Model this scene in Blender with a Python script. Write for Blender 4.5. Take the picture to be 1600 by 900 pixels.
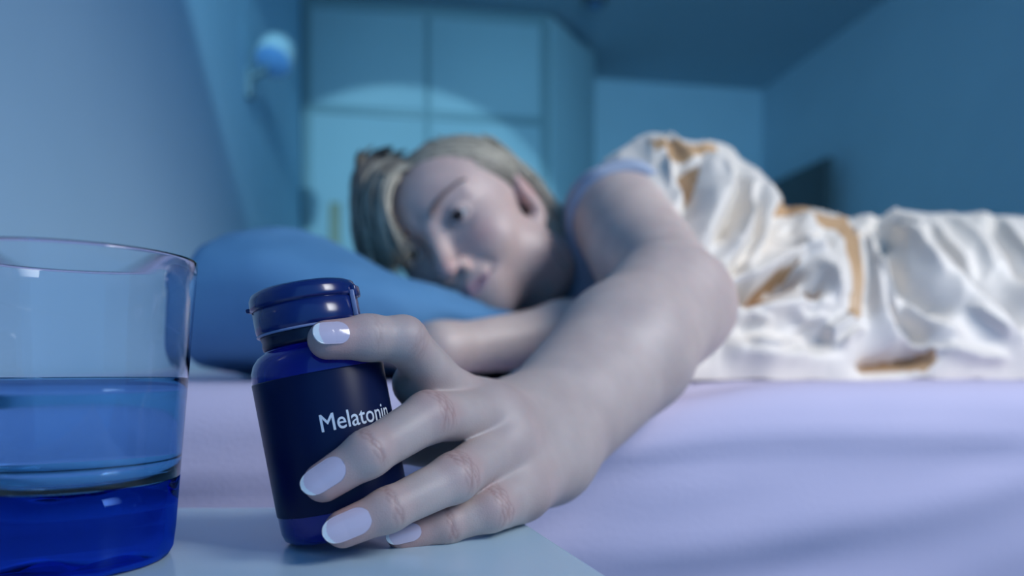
import bpy, bmesh, math, random
import numpy as np
from mathutils import Vector, Matrix, noise

# ------------------------------------------------------------------ scene, camera, light
S = bpy.context.scene
COL = S.collection
for o in list(bpy.data.objects):
    bpy.data.objects.remove(o)
random.seed(7)
RNG = np.random.default_rng(7)
CAMZ = 0.61                       # lens height above the floor; all design numbers are relative to the lens
F = 1150.0                        # focal length in pixels of a 1600 px wide frame
HZ = 575.0                        # horizon row

cam_data = bpy.data.cameras.new('camera')
cam = bpy.data.objects.new('camera', cam_data)
COL.objects.link(cam)
cam.location = (0, 0, CAMZ)
cam.rotation_euler = (math.radians(90), 0, 0)
cam_data.sensor_width = 36.0
cam_data.lens = 36.0 * F / 1600.0
cam_data.shift_y = (HZ - 450.0) / 1600.0
cam_data.clip_start = 0.01
cam_data.dof.use_dof = True
cam_data.dof.focus_distance = 0.285
cam_data.dof.aperture_fstop = 4.6
S.camera = cam

S.view_settings.view_transform = 'Standard'
S.view_settings.look = 'None'
S.view_settings.gamma = 1.0
S.view_settings.use_curve_mapping = False
S.view_settings.exposure = 0.06

world = bpy.data.worlds.new('night_room')
S.world = world
world.use_nodes = True
bg = world.node_tree.nodes['Background']
bg.inputs['Color'].default_value = (0.13, 0.45, 1.0, 1)
bg.inputs['Strength'].default_value = 0.74


def lamp(name, kind, loc, target, energy, color, **kw):
    d = bpy.data.lights.new(name, kind)
    o = bpy.data.objects.new(name, d)
    COL.objects.link(o)
    o.location = Vector(loc) + Vector((0, 0, CAMZ))
    t = Vector(target) + Vector((0, 0, CAMZ))
    o.rotation_euler = (t - o.location).to_track_quat('-Z', 'Y').to_euler()
    d.energy = energy
    d.color = color
    for k, v in kw.items():
        setattr(d, k, v)
    return o


# soft key: the window on the right, beyond the frame
lamp('window_light', 'AREA', (1.62, -0.02, 1.22), (0.30, 0.80, 0.11), 4.5, (0.98, 0.98, 0.99),
     shape='RECTANGLE', size=1.1, size_y=0.9, spread=math.radians(50))
# unseen spotlight added over the lens, throwing its beam into the far left corner
BEAM_L = (-0.18, -0.04, 1.24)
lamp('beam_spot', 'SPOT', BEAM_L, (-0.18 - .101, -0.04 + .983, 1.24 - .151), 210, (0.40, 0.80, 1.0),
     spot_size=math.radians(26.3), spot_blend=0.10, shadow_soft_size=0.02)
# broad cool fill added behind the lens to brighten the far end of the room
lamp('far_room_fill', 'AREA', (0.90, -1.0, 1.6), (0.45, 4.6, 0.9), 9, (0.30, 0.72, 1.0),
     shape='RECTANGLE', size=0.9, size_y=0.7, spread=math.radians(58))

# ------------------------------------------------------------------ helpers


def W(p):
    return Vector((p[0], p[1], p[2] + CAMZ))


def at(px, py, d):
    """point (relative to the lens) seen at a pixel at depth d"""
    return np.array([(px - 800.0) / F * d, d, (HZ - py) / F * d])


def nrm(v):
    v = np.asarray(v, float)
    return v / np.linalg.norm(v)


def mesh_obj(name, verts, faces, mat=None, parent=None, smooth=True, mats=None, midx=None, raw=False):
    me = bpy.data.meshes.new(name)
    v = np.asarray(verts, float).copy()
    if not raw:
        v[:, 2] += CAMZ
    me.from_pydata(v.tolist() if len(v) < 20000 else v, [], faces if isinstance(faces, list) else faces.tolist())
    me.update()
    o = bpy.data.objects.new(name, me)
    COL.objects.link(o)
    for m in (mats or ([mat] if mat else [])):
        me.materials.append(m)
    if midx is not None:
        me.polygons.foreach_set('material_index', np.asarray(midx, dtype=np.int32))
    if smooth:
        me.polygons.foreach_set('use_smooth', np.ones(len(me.polygons), dtype=bool))
    if parent is not None:
        o.parent = parent
        o.matrix_parent_inverse = parent.matrix_world.inverted()
    return o


def tag(o, label=None, cat=None, group=None, kind=None):
    if label: o['label'] = label
    if cat: o['category'] = cat
    if group: o['group'] = group
    if kind: o['kind'] = kind
    return o


def empty(name, loc):
    o = bpy.data.objects.new(name, None)
    COL.objects.link(o)
    o.location = W(loc)
    o.empty_display_size = 0.05
    o.matrix_world = Matrix.Translation(W(loc))
    return o


def box(cx, sx, name, mat, parent=None, bevel=0.0, axes=None, segs=2):
    """box with centre cx, half sizes sx, axes = 3 unit vectors"""
    A = np.array(axes if axes is not None else np.eye(3), float)
    bm = bmesh.new()
    bmesh.ops.create_cube(bm, size=2.0)
    for v in bm.verts:
        v.co = Vector((v.co.x * sx[0], v.co.y * sx[1], v.co.z * sx[2]))
    if bevel > 0:
        bmesh.ops.bevel(bm, geom=list(bm.edges), offset=bevel, segments=segs, profile=0.5, affect='EDGES')
    for v in bm.verts:
        q = A[0] * v.co.x + A[1] * v.co.y + A[2] * v.co.z + np.asarray(cx)
        v.co = W(q)
    bmesh.ops.recalc_face_normals(bm, faces=bm.faces)
    me = bpy.data.meshes.new(name)
    bm.to_mesh(me); bm.free()
    o = bpy.data.objects.new(name, me)
    COL.objects.link(o)
    if mat: me.materials.append(mat)
    if bevel > 0:
        me.polygons.foreach_set('use_smooth', np.ones(len(me.polygons), dtype=bool))
        md = o.modifiers.new('wn', 'WEIGHTED_NORMAL') if False else None
    if parent is not None:
        o.parent = parent
        o.matrix_parent_inverse = parent.matrix_world.inverted()
    return o


def lathe(prof, n=64, closed=False):
    """prof: list of (r,z); returns verts, faces about local z"""
    V, Fc = [], []
    m = len(prof)
    for r, z in prof:
        for k in range(n):
            a = 2 * math.pi * k / n
            V.append((r * math.cos(a), r * math.sin(a), z))
    rng = m if closed else m - 1
    for i in range(rng):
        i2 = (i + 1) % m
        for k in range(n):
            k2 = (k + 1) % n
            Fc.append((i * n + k, i * n + k2, i2 * n + k2, i2 * n + k))
    return np.array(V), Fc


def grid_faces(nu, nv, wrap_v=False):
    Fc = []
    for i in range(nu - 1):
        for j in range(nv if wrap_v else nv - 1):
            j2 = (j + 1) % nv
            Fc.append((i * nv + j, (i + 1) * nv + j, (i + 1) * nv + j2, i * nv + j2))
    return Fc


# ------------------------------------------------------------------ materials


def mat(name, color, rough=0.5, **kw):
    m = bpy.data.materials.new(name)
    m.use_nodes = True
    b = m.node_tree.nodes['Principled BSDF']
    b.inputs['Base Color'].default_value = (*color, 1)
    b.inputs['Roughness'].default_value = rough
    for k, v in kw.items():
        b.inputs[k].default_value = v
    return m


def add_noise(m, scale, c1, c2, bump=0.0, bump_scale=None, detail=4.0, stretch=None, dist=0.002):
    nt = m.node_tree
    b = nt.nodes['Principled BSDF']
    tc = nt.nodes.new('ShaderNodeTexCoord')
    mp = nt.nodes.new('ShaderNodeMapping')
    if stretch: mp.inputs['Scale'].default_value = stretch
    nt.links.new(tc.outputs['Object'], mp.inputs['Vector'])
    n = nt.nodes.new('ShaderNodeTexNoise')
    n.inputs['Scale'].default_value = scale
    n.inputs['Detail'].default_value = detail
    nt.links.new(mp.outputs['Vector'], n.inputs['Vector'])
    r = nt.nodes.new('ShaderNodeValToRGB')
    r.color_ramp.elements[0].position = 0.3
    r.color_ramp.elements[1].position = 0.7
    r.color_ramp.elements[0].color = (*c1, 1)
    r.color_ramp.elements[1].color = (*c2, 1)
    nt.links.new(n.outputs['Fac'], r.inputs['Fac'])
    nt.links.new(r.outputs['Color'], b.inputs['Base Color'])
    if bump:
        n2 = nt.nodes.new('ShaderNodeTexNoise')
        n2.inputs['Scale'].default_value = bump_scale or scale * 4
        n2.inputs['Detail'].default_value = 3
        nt.links.new(mp.outputs['Vector'], n2.inputs['Vector'])
        bp = nt.nodes.new('ShaderNodeBump')
        bp.inputs['Strength'].default_value = bump
        bp.inputs['Distance'].default_value = dist
        nt.links.new(n2.outputs['Fac'], bp.inputs['Height'])
        nt.links.new(bp.outputs['Normal'], b.inputs['Normal'])
    return m


M = {}
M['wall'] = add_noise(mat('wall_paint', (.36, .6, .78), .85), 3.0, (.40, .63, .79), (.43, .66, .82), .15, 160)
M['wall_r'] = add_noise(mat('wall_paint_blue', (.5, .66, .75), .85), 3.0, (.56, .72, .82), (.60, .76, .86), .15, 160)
M['ceiling'] = add_noise(mat('ceiling_paint', (.3, .5, .6), .9), 2.0, (.44, .58, .66), (.46, .60, .69), .1, 120)
M['floor'] = add_noise(mat('floor_wood', (.3, .22, .15), .45), 6.0, (.26, .18, .12), (.36, .26, .18), .1, 40, stretch=(1, 8, 1))
M['wardrobe'] = add_noise(mat('wardrobe_lacquer', (.5, .66, .7), .6), 2.0, (.43, .57, .62), (.46, .60, .65))
M['wardrobe_frame'] = mat('wardrobe_profile', (.28, .40, .44), .4)
M['wood'] = mat('pale_wood', (.35, .33, .22), .5)
M['tv'] = mat('tv_screen', (.09, .10, .105), .4)
M['tv_frame'] = mat('tv_bezel', (.10, .12, .13), .45)
M['white_plastic'] = mat('white_plastic', (.75, .8, .82), .35)
M['lamp_disc'] = mat('frosted_disc', (.12, .27, .52), .6)
M['shade'] = mat('pale_shade', (.33, .44, .50), .6)
M['lamp_arm'] = mat('grey_lamp_arm', (.10, .16, .20), .5)
M['steel'] = mat('brushed_steel', (.35, .38, .4), .35, Metallic=.8)
M['nightstand'] = add_noise(mat('nightstand_lacquer', (.72, .78, .8), .22), 2.0, (.55, .73, .84), (.58, .76, .87))
M['sheet'] = add_noise(mat('lavender_sheet', (.8, .74, .88), .8), 5.0, (.60, .56, .74), (.65, .60, .78), .35, 420, dist=.001)
M['bedbase'] = add_noise(mat('bed_base_fabric', (.2, .22, .26), .9), 20.0, (.18, .2, .24), (.23, .25, .29), .2, 300)
M['pillow'] = add_noise(mat('blue_pillowcase', (.10, .23, .40), .85), 9.0, (.065, .21, .40), (.095, .26, .47), .35, 500, dist=.001)
M['satin'] = add_noise(mat('ivory_satin', (.87, .79, .69), .46), 7.0, (.74, .67, .58), (.78, .71, .63), .08, 60)
M['satin'].node_tree.nodes['Principled BSDF'].inputs['Sheen Weight'].default_value = .25
M['lining_and_shade'] = mat('tan_lining_and_fold_shade', (.50, .31, .16), .5)  # tan of the turned-over band; elsewhere warm crease shade painted in
M['tee'] = add_noise(mat('grey_blue_jersey', (.42, .48, .60), .9), 14.0, (.35, .41, .52), (.40, .46, .57), .3, 500, dist=.001)


# ------------------------------------------------------------------ room
YAW = math.radians(10)
D1 = np.array([-math.sin(YAW), math.cos(YAW), 0])      # into the room
D2 = np.array([math.cos(YAW), math.sin(YAW), 0])       # towards the foot of the bed
UP = np.array([0, 0, 1.0])
CEIL = 2.0
FLOOR = -CAMZ
LW = np.array([-0.43, 0, 0])            # a point of the left wall
CORNER = np.array([1.80, 5.30, 0])      # far right corner


def slab(name, a, b, thick_dir, z0, z1, t, m):
    """vertical wall from a to b (xy), thickness t along thick_dir"""
    a = np.asarray(a); b = np.asarray(b)
    c = (a + b) / 2 + thick_dir * t / 2
    c = np.array([c[0], c[1], (z0 + z1) / 2])
    L = np.linalg.norm((b - a)[:2])
    ax = nrm([(b - a)[0], (b - a)[1], 0])
    o = box(c, (L / 2, t / 2, (z1 - z0) / 2), name, m, axes=[ax, nrm(thick_dir), UP])
    tag(o, kind='structure')
    return o


lw0 = LW - D1 * 1.2
lw1 = LW + D1 * 5.6
rw1 = CORNER
rw0 = CORNER - D1 * 5.6
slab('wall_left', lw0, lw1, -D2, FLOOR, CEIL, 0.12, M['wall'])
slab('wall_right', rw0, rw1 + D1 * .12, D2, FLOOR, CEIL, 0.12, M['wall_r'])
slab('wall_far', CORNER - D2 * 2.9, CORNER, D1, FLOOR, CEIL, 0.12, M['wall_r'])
mid = LW + D2 * 1.5 + D1 * 2.2
o = box((mid[0], mid[1], CEIL + .06), (1.9, 3.5, .06), 'ceiling', M['ceiling'], axes=[D2, D1, UP]); tag(o, kind='structure')
o = box((mid[0], mid[1], FLOOR - .05), (1.9, 3.5, .05), 'floor', M['floor'], axes=[D2, D1, UP]); tag(o, kind='structure')
# baseboards
slab('baseboard_left', lw0, lw1, D2, FLOOR, FLOOR + .08, 0.012, M['white_plastic'])
slab('baseboard_right', rw0, rw1, -D2, FLOOR, FLOOR + .08, 0.012, M['white_plastic'])

# ------------------------------------------------------------------ built-in wardrobe
WX0 = np.array([-1.115, 3.90, 0])
t = empty('wardrobe', (WX0 + D2 * .7 + D1 * .3) + np.array([0, 0, FLOOR]))
tag(t, 'tall built-in wardrobe with four pale panels in the far left corner', 'wardrobe')
WL = 1.36
WTOP = 1.955
WZ = [FLOOR + .06, 1.385, WTOP]


def wbox(name, s0, s1, z0, z1, dfront, dback, m, parent, bevel=.003):
    c = WX0 + D2 * (s0 + s1) / 2 + D1 * (dfront + dback) / 2
    return box((c[0], c[1], (z0 + z1) / 2), ((s1 - s0) / 2, (dback - dfront) / 2, (z1 - z0) / 2), name, m, parent,
               bevel=bevel, axes=[D2, D1, UP])


wbox('carcass', -.0, WL, FLOOR, CEIL - .003, .03, .62, M['wardrobe_frame'], t)
sx = [0.035, .665, 1.31]
for i in range(2):
    for z0, z1, nm in ((WZ[0], WZ[1] - .02, 'door'), (WZ[1] + .02, WZ[2] - .03, 'upper_door')):
        d = wbox(nm, sx[i] + .012, sx[i + 1] - .012, z0, z1, .006, .03, M['wardrobe'], t, .006)
for s in sx:
    wbox('stile', s - .012, s + .012, FLOOR + .06, WTOP - .03, -.004, .03, M['wardrobe_frame'], t)
for z in (WZ[1], WTOP - .018):
    wbox('rail', sx[0] + .012, sx[2] - .012, z - .018, z + .018, -.002, .03, M['wardrobe_frame'], t)
wbox('plinth', 0, WL, FLOOR, FLOOR + .06, .0, .03, M['wardrobe_frame'], t)
hb = wbox('handle', .145, .20, .45, .88, -.028, -.004, M['wood'], t, .006)
# slanted end of the wardrobe
e0 = WX0 + D2 * WL
e1 = np.array([.52, 4.62, 0])
ax = nrm(e1 - e0)
nn = np.array([-ax[1], ax[0], 0])
c = (e0 + e1) / 2 + nn * .015
box((c[0], c[1], (FLOOR + WTOP + .02) / 2), (np.linalg.norm(e1 - e0) / 2, .015, (WTOP + .02 - FLOOR) / 2), 'end_panel', M['wardrobe'], t, .003,
    axes=[ax, nn, UP])

# ------------------------------------------------------------------ television on the right wall
RW = lambda y: np.array([1.98 - .1763 * (y - 4.0), y, 0])
ta, tb = RW(4.33), RW(5.22)
t = empty('television', np.array([*((ta + tb) / 2)[:2], .5]))
tag(t, 'dark flat television screen hanging on the right wall beyond the bed', 'television')
zc, hz_ = .87, .37
c = (ta + tb) / 2 - D2 * .055
hl = np.linalg.norm(tb - ta) / 2
box((c[0], c[1], zc), (hl, .02, hz_), 'casing', M['tv_frame'], t, .006, axes=[D1, D2, UP])
c2 = c - D2 * .0215
box((c2[0], c2[1], zc), (hl - .012, .002, hz_ - .012), 'screen', M['tv'], t, .001, axes=[D1, D2, UP])
c3 = c + D2 * .0375
box((c3[0], c3[1], zc), (.15, .0175, .12), 'wall_bracket', M['steel'], t, .002, axes=[D1, D2, UP])

# ------------------------------------------------------------------ reading lamp on the left wall
LWp = lambda y: np.array([-.43 - .1763 * y, y, 0])
t = empty('wall_lamp', np.array([*LWp(2.30)[:2], .93]))
tag(t, 'small round wall lamp with a tilted white head on the left wall', 'lamp')
pl = LWp(2.30)
pl2 = LWp(2.33)
box((pl2[0] + .009, pl2[1], .90), (.018, .009, .045), 'back_plate', M['lamp_arm'], t, .004, axes=[D1, D2, UP])
hp = at(431, 86, 2.36)
axis = nrm([0.05, .75, 1.0])
X_ = nrm(np.cross(axis, [0, 1, 0])); Y_ = np.cross(axis, X_)
prof = [(0, .062), (.03, .060), (.046, .052), (.056, .036), (.059, .01), (.059, -.040), (.056, -.042), (.055, -.02), (0, -.02)]
v, f = lathe(prof, 40)
v = v[:, :1] * X_ + v[:, 1:2] * Y_ + v[:, 2:] * axis + hp
mesh_obj('shade', v, f, M['shade'], t)
v, f = lathe([(0, -.045), (.050, -.044), (.0545, -.041), (.0545, -.034), (0, -.034)], 40)
v = v[:, :1] * X_ + v[:, 1:2] * Y_ + v[:, 2:] * axis + hp
mesh_obj('diffuser', v, f, M['lamp_disc'], t)


def tube(pts, rad, n=10):
    pts = np.asarray(pts, float)
    V, Fc = [], []
    k = len(pts)
    rad = np.broadcast_to(rad, (k,)) if np.ndim(rad) <= 1 else rad
    up = np.array([.3, .2, .93])
    for i in range(k):
        tg = nrm(pts[min(i + 1, k - 1)] - pts[max(i - 1, 0)])
        a = nrm(np.cross(tg, up)); b = np.cross(tg, a)
        for j in range(n):
            th = 2 * math.pi * j / n
            V.append(pts[i] + rad[i] * (math.cos(th) * a + math.sin(th) * b))
    Fc = grid_faces(k, n, True)
    Fc.append(tuple(range(n - 1, -1, -1)))
    Fc.append(tuple((k - 1) * n + j for j in range(n)))
    return np.array(V), Fc


v, f = tube([pl2 + np.array([.012, 0, .92]), pl2 + np.array([.04, -.0, .93]), pl * .4 + np.array([*hp[:2], 0]) * .6 + np.array([0, 0, .94]), hp - axis * .0 + np.array([-.03, 0, .0])], .011)
mesh_obj('arm', v, f, M['lamp_arm'], t)

# flush ceiling light, only its near rim reaches into the frame
cp = at(930, -12, 3.93)
t_ = empty('ceiling_lamp', (cp[0], cp[1] , CEIL - .06))
tag(t_, 'dark round ceiling lamp at the top edge of the frame', 'lamp')
v, f = lathe([(0, 0), (.05, .002), (.062, .01), (.065, .06), (0, .06)], 32)
v += np.array([cp[0], cp[1], CEIL - .06])
mesh_obj('ceiling_housing', v, f, M['tv_frame'], t_)
v, f = lathe([(0, -.004), (.035, -.003), (.04, 0.001), (0, .001)], 32)
v += np.array([cp[0], cp[1], CEIL - .06])
mesh_obj('lens', v, f, M['lamp_disc'], t_)

# ------------------------------------------------------------------ bed
MT = -0.011                         # mattress top
BE = np.array([0, .475, 0])         # a point on the near edge of the mattress


def arm_press(x, y):
    # hollow pressed by the outstretched arm
    a = np.array([.02, .40]); b = np.array([.15, .58])
    p = np.stack([x, y], -1)
    h = np.clip(((p - a) @ (b - a)) / ((b - a) @ (b - a)), 0, 1)
    d = np.linalg.norm(p - a - h[..., None] * (b - a), axis=-1)
    return np.exp(-(d / .04) ** 2)


R0 = .032
prof = [(0.012, -.27)] + [(0.004, z) for z in np.linspace(-.25, -.22, 3)] + [(0, z) for z in np.linspace(-.20, -R0, 22)]
for k in range(1, 9):
    a = k / 8 * math.pi / 2
    prof.append((R0 - R0 * math.cos(a), -R0 + R0 * math.sin(a)))
prof += [(yy, 0) for yy in np.linspace(.045, .40, 24)] + [(yy, 0) for yy in np.linspace(.45, 1.55, 24)]
prof += [(1.585, -.01), (1.6, -.035), (1.6, -.27)]
us = np.concatenate([np.linspace(-.495, .9, 190), np.linspace(.92, 1.6, 30)])
V = []
for u in us:
    for (q, z) in prof:
        p = BE + D2 * u + D1 * q
        V.append((p[0], p[1], MT + z))
V = np.array(V).reshape(len(us), len(prof), 3)
# soft folds of the sheet on the side
uu = us[:, None]; qq = np.array([p[0] for p in prof])[None]; zz = np.array([p[1] for p in prof])[None]
side = np.clip(1 - qq / .06, 0, 1)
fold = np.zeros(V.shape[:2])
for i, u in enumerate(us):
    for j in range(len(prof)):
        z = prof[j][1]
        n1 = noise.noise((u * 5, z * 16 - u * 2.0, 3.1))
        n2 = noise.noise((u * 12, z * 30 - u * 6, 8.1))
        fold[i, j] = .0055 * n1 + .002 * n2
fold += .006 * np.exp(-((zz + .10 - .10 * (uu - .1) + .012 * np.sin(uu * 9)) / .018) ** 2) * (uu > -.2)
fold += .004 * np.exp(-((zz + .045 - .01 * np.sin(uu * 7)) / .010) ** 2)
V -= (fold * side)[..., None] * D1
V[..., 2] += fold * (1 - side) * .5 * (qq < 1.5)
V[..., 2] -= .010 * arm_press(V[..., 0], V[..., 1]) * np.clip((zz + .06) / .06, 0, 1)
V = V.reshape(-1, 3)
f = grid_faces(len(us), len(prof))
n = len(prof)
f.append(tuple(range(n))); f.append(tuple((len(us) - 1) * n + j for j in range(n - 1, -1, -1)))
f += [((i) * n, i * n + n - 1, (i + 1) * n + n - 1, (i + 1) * n) for i in range(len(us) - 1)]
o = mesh_obj('mattress', V, f, M['sheet'])
tag(o, 'thick mattress under a pale lavender fitted sheet', 'mattress')
c = BE + D2 * .55 + D1 * .8
o = empty('bed_frame', (c[0], c[1], FLOOR))
tag(o, 'low dark upholstered bed base under the lavender mattress', 'bed')
box((c[0], c[1], (MT - .274 + FLOOR + .08) / 2), (1.04, .79, (MT - .274 - FLOOR - .08) / 2), 'base', M['bedbase'], o, .01, axes=[D2, D1, UP])
for a in (-.95, .95):
    for b in (-.7, .7):
        q = c + D2 * a + D1 * b
        box((q[0], q[1], FLOOR + .04), (.03, .03, .04), 'leg', M['tv_frame'], o, .003, axes=[D2, D1, UP])

# ------------------------------------------------------------------ nightstand
NS = -0.0704
t = empty('nightstand', (-.14, .25, FLOOR))
tag(t, 'glossy white nightstand standing beside the bed, bottle and tumbler on it', 'nightstand')
pc = at(822, 818, NS * F / (HZ - 818))
pe = at(950, 900, NS * F / (HZ - 900))
dr = nrm(pe - pc)
outline = [(-.40, .372), (-.06, .372), (-.035, .366), (-.018, .352)]
pts2 = [np.array([*q]) for q in outline]
pts2.append(pc[:2] * .5 + np.array([-.018, .352]) * .5 + np.array([.0015, .001]))
pts2 += [pc[:2], (pc + dr * .3)[:2], np.array([-.40, (pc + dr * .3)[1]])]


def prism(name, poly, z0, z1, m, parent, bevel):
    bm = bmesh.new()
    lo = [bm.verts.new(W((p[0], p[1], z0))) for p in poly]
    hi = [bm.verts.new(W((p[0], p[1], z1))) for p in poly]
    k = len(poly)
    bm.faces.new(hi); bm.faces.new(lo[::-1])
    for i in range(k):
        bm.faces.new((lo[i], lo[(i + 1) % k], hi[(i + 1) % k], hi[i]))
    bmesh.ops.recalc_face_normals(bm, faces=bm.faces)
    ed = [e for e in bm.edges if abs(e.verts[0].co.z - e.verts[1].co.z) < 1e-6]
    if bevel: bmesh.ops.bevel(bm, geom=ed, offset=bevel, segments=3, profile=.5, affect='EDGES')
    me = bpy.data.meshes.new(name); bm.to_mesh(me); bm.free()
    o = bpy.data.objects.new(name, me); COL.objects.link(o); me.materials.append(m)
    o.parent = parent; o.matrix_parent_inverse = parent.matrix_world.inverted()
    return o


prism('top', pts2, NS - .022, NS, M['nightstand'], t, .0015)
cen = np.mean(pts2, axis=0)
inner = [cen + (p - cen) * .94 for p in pts2]
prism('cabinet', inner, FLOOR + .08, NS - .022, M['nightstand'], t, .0)
for q in (inner[0], inner[-1], inner[-2], inner[3]):
    q = cen + (q - cen) * .85
    box((q[0], q[1], FLOOR + .04), (.015, .015, .04), 'leg', M['nightstand'], t, .002)

# ------------------------------------------------------------------ pill bottle
TILT = math.radians(11)
BA = np.array([-math.sin(TILT), 0, math.cos(TILT)])        # bottle axis
BX = np.array([math.cos(TILT), 0, math.sin(TILT)])         # bottle right
BY = np.array([0, 1.0, 0])
BR = .0260
BD = .300
BB = np.array([(545 - 800) / F * BD, BD, NS + .0225 * math.sin(TILT) + .0004])


def bl(v):
    v = np.asarray(v, float)
    return v[:, :1] * BX + v[:, 1:2] * BY + v[:, 2:] * BA + BB


M['bottle'] = mat('cobalt_plastic', (.008, .010, .36), .12, **{'Transmission Weight': .45, 'IOR': 1.45, 'Coat Weight': .3})
M['bottle_label'] = mat('navy_label', (.003, .009, .050), .34, **{'Specular IOR Level': .2})
M['cap'] = mat('navy_cap', (.006, .018, .13), .22, **{'Coat Weight': .4, 'Coat Roughness': .1})
M['neck'] = mat('dark_seal', (.004, .006, .03), .3)
M['print'] = mat('white_print', (.75, .80, .85), .5)
M['cap_edge'] = mat('clear_cap_edge', (.25, .3, .5), .2)
t = empty('pill_bottle', BB)
tag(t, 'dark blue pill bottle tilted in the hand, white word on its label', 'bottle')
prof = [(0, .0012), (.018, .0012), (.0205, 0), (.0232, .0004), (.0250, .0018), (.0259, .0046), (BR, .008), (BR, .030), (BR, .064),
        (.0257, .0685), (.0246, .0716), (.0226, .0742), (.0200, .0757), (.0190, .0765), (.0187, .0785), (.0187, .086),
        (.0165, .086), (.0165, .078), (.0172, .0755), (.0215, .0722), (.0238, .0685), (.0245, .064), (.0245, .008), (.0235, .004), (0, .003)]
v, f = lathe(prof, 96)
mesh_obj('body', bl(v), f, M['bottle'], t)
# label sleeve
prof = [(BR - .0001, .0115), (BR + .00022, .0116), (BR + .00025, .012), (BR + .00025, .0640), (BR + .0001, .0645), (BR - .0001, .0645)]
v, f = lathe(prof, 96, closed=True)
label = mesh_obj('label', bl(v), f, M['bottle_label'], t)
# neck seal
v, f = lathe([(.0184, .0768), (.0193, .0768), (.0196, .0785), (.0193, .0800), (.0196, .0812), (.0196, .0850), (.0186, .0850)], 64, True)
mesh_obj('neck_ring', bl(v), f, M['neck'], t)
# flip cap
prof = [(.0190, .0832), (.0204, .0830), (.0209, .0838), (.0211, .0850), (.0211, .0925), (.02055, .0928), (.02055, .0932), (.0216, .0934),
        (.0217, .0945), (.0214, .0972), (.0204, .0992), (.018, .1004), (.010, .1012), (0, .1014)]
v, f = lathe(prof, 96)
cap = mesh_obj('cap', bl(v), f, M['cap'], t)
v, f = lathe([(.0195, .0822), (.0207, .0822), (.0210, .0826), (.0207, .0832), (.0195, .0832)], 64, True)
mesh_obj('tamper_ring', bl(v), f, M['cap_edge'], cap)
# hinge lump and thumb lip
V = []


def bl_box(name, c, h, m, parent, bev=.0005):
    return box(bl([c])[0], h, name, m, parent, bev, axes=[BX, BY, BA])


bl_box('hinge', (.0212, -.002, .0945), (.0014, .0042, .0024), M['cap'], cap, .0008)
bl_box('hinge_strap', (.0209, -.0065, .0895), (.0009, .0008, .0052), M['cap_edge'], cap, .0003)
bl_box('opening_lip', (-.0215, -.001, .0943), (.0010, .0050, .0009), M['cap'], cap, .0006)

# the printed word, bent round the label
tcu = bpy.data.curves.new('word', 'FONT')
tcu.body = 'Melatonin'
tcu.size = 1.0
tcu.resolution_u = 4
tob = bpy.data.objects.new('word', tcu)
COL.objects.link(tob)
bpy.context.view_layer.update()
dg = bpy.context.evaluated_depsgraph_get()
tme = bpy.data.meshes.new_from_object(tob.evaluated_get(dg))
bm = bmesh.new(); bm.from_mesh(tme)
bmesh.ops.triangulate(bm, faces=bm.faces)
for _ in range(2):
    bmesh.ops.subdivide_edges(bm, edges=[e for e in bm.edges if e.calc_length() > .08], cuts=1)
bm.verts.ensure_lookup_table(); bm.verts.index_update()
TV = np.array([v.co[:] for v in bm.verts])
TF = [tuple(v.index for v in fc.verts) for fc in bm.faces]
bm.free()
bpy.data.objects.remove(tob); bpy.data.curves.remove(tcu); bpy.data.meshes.remove(tme)
w0, w1 = TV[:, 0].min(), TV[:, 0].max()
capH = TV[:, 1].max()
th0, th1 = math.radians(8.5), math.radians(77)
th = th0 + (TV[:, 0] - w0) / (w1 - w0) * (th1 - th0)
zz = .0418 + TV[:, 1] / capH * .0064
rr = BR + .00034
V = np.stack([rr * np.sin(th), -rr * np.cos(th), zz], -1)
VV_, FF_ = [], []
for k_, (da, dz) in enumerate(((-.003, 0), (.003, 0), (0, .00007), (0, -.00007))):
    th_ = th + da; r_ = rr + k_ * .000008
    VV_.append(np.stack([r_ * np.sin(th_), -r_ * np.cos(th_), zz + dz], -1))
    FF_ += [tuple(i + k_ * len(TV) for i in q) for q in TF]
mesh_obj('lettering', bl(np.concatenate(VV_)), FF_, M['print'], label, smooth=False)

# ------------------------------------------------------------------ tumbler of water


def glass_mat(name, color, ior, rough=0.0):
    m = bpy.data.materials.new(name)
    m.use_nodes = True
    nt = m.node_tree
    nt.nodes.clear()
    out = nt.nodes.new('ShaderNodeOutputMaterial')
    g = nt.nodes.new('ShaderNodeBsdfGlass')
    g.inputs['Color'].default_value = (*color, 1)
    g.inputs['IOR'].default_value = ior
    g.inputs['Roughness'].default_value = rough
    nt.links.new(g.outputs[0], out.inputs['Surface'])
    return m


M['glass'] = glass_mat('clear_glass', (.965, .98, 1.0), 1.45)
M['glass_base'] = glass_mat('heavy_glass_refraction_blue', (.10, .25, .72), 1.47)  # blue refracted from bottle and cool light, put into the glass colour
M['water'] = glass_mat('water', (.46, .68, .86), 1.33)
GD = .268
GC = np.array([(112 - 800) / F * GD, GD, NS])
t = empty('tumbler', GC)
tag(t, 'clear drinking glass half full of water, heavy base tinted for refracted blue, at the left edge', 'glass')
rb, rt_, H = .0338, .0425, .1105


def ro(z): return rb + (rt_ - rb) * z / H


zs = np.linspace(.030, H - .001, 12)
prof = [(ro(z), z) for z in zs] + [(ro(H) - .0002, H - .0001), (ro(H) - .00065, H + .0003), (ro(H) - .0011, H - .0001)]
prof += [(ro(z) - .0013, z) for z in zs[::-1]]
v, f = lathe(prof, 128, closed=True)
mesh_obj('glass_wall', v + GC, f, M['glass'], t)
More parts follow.
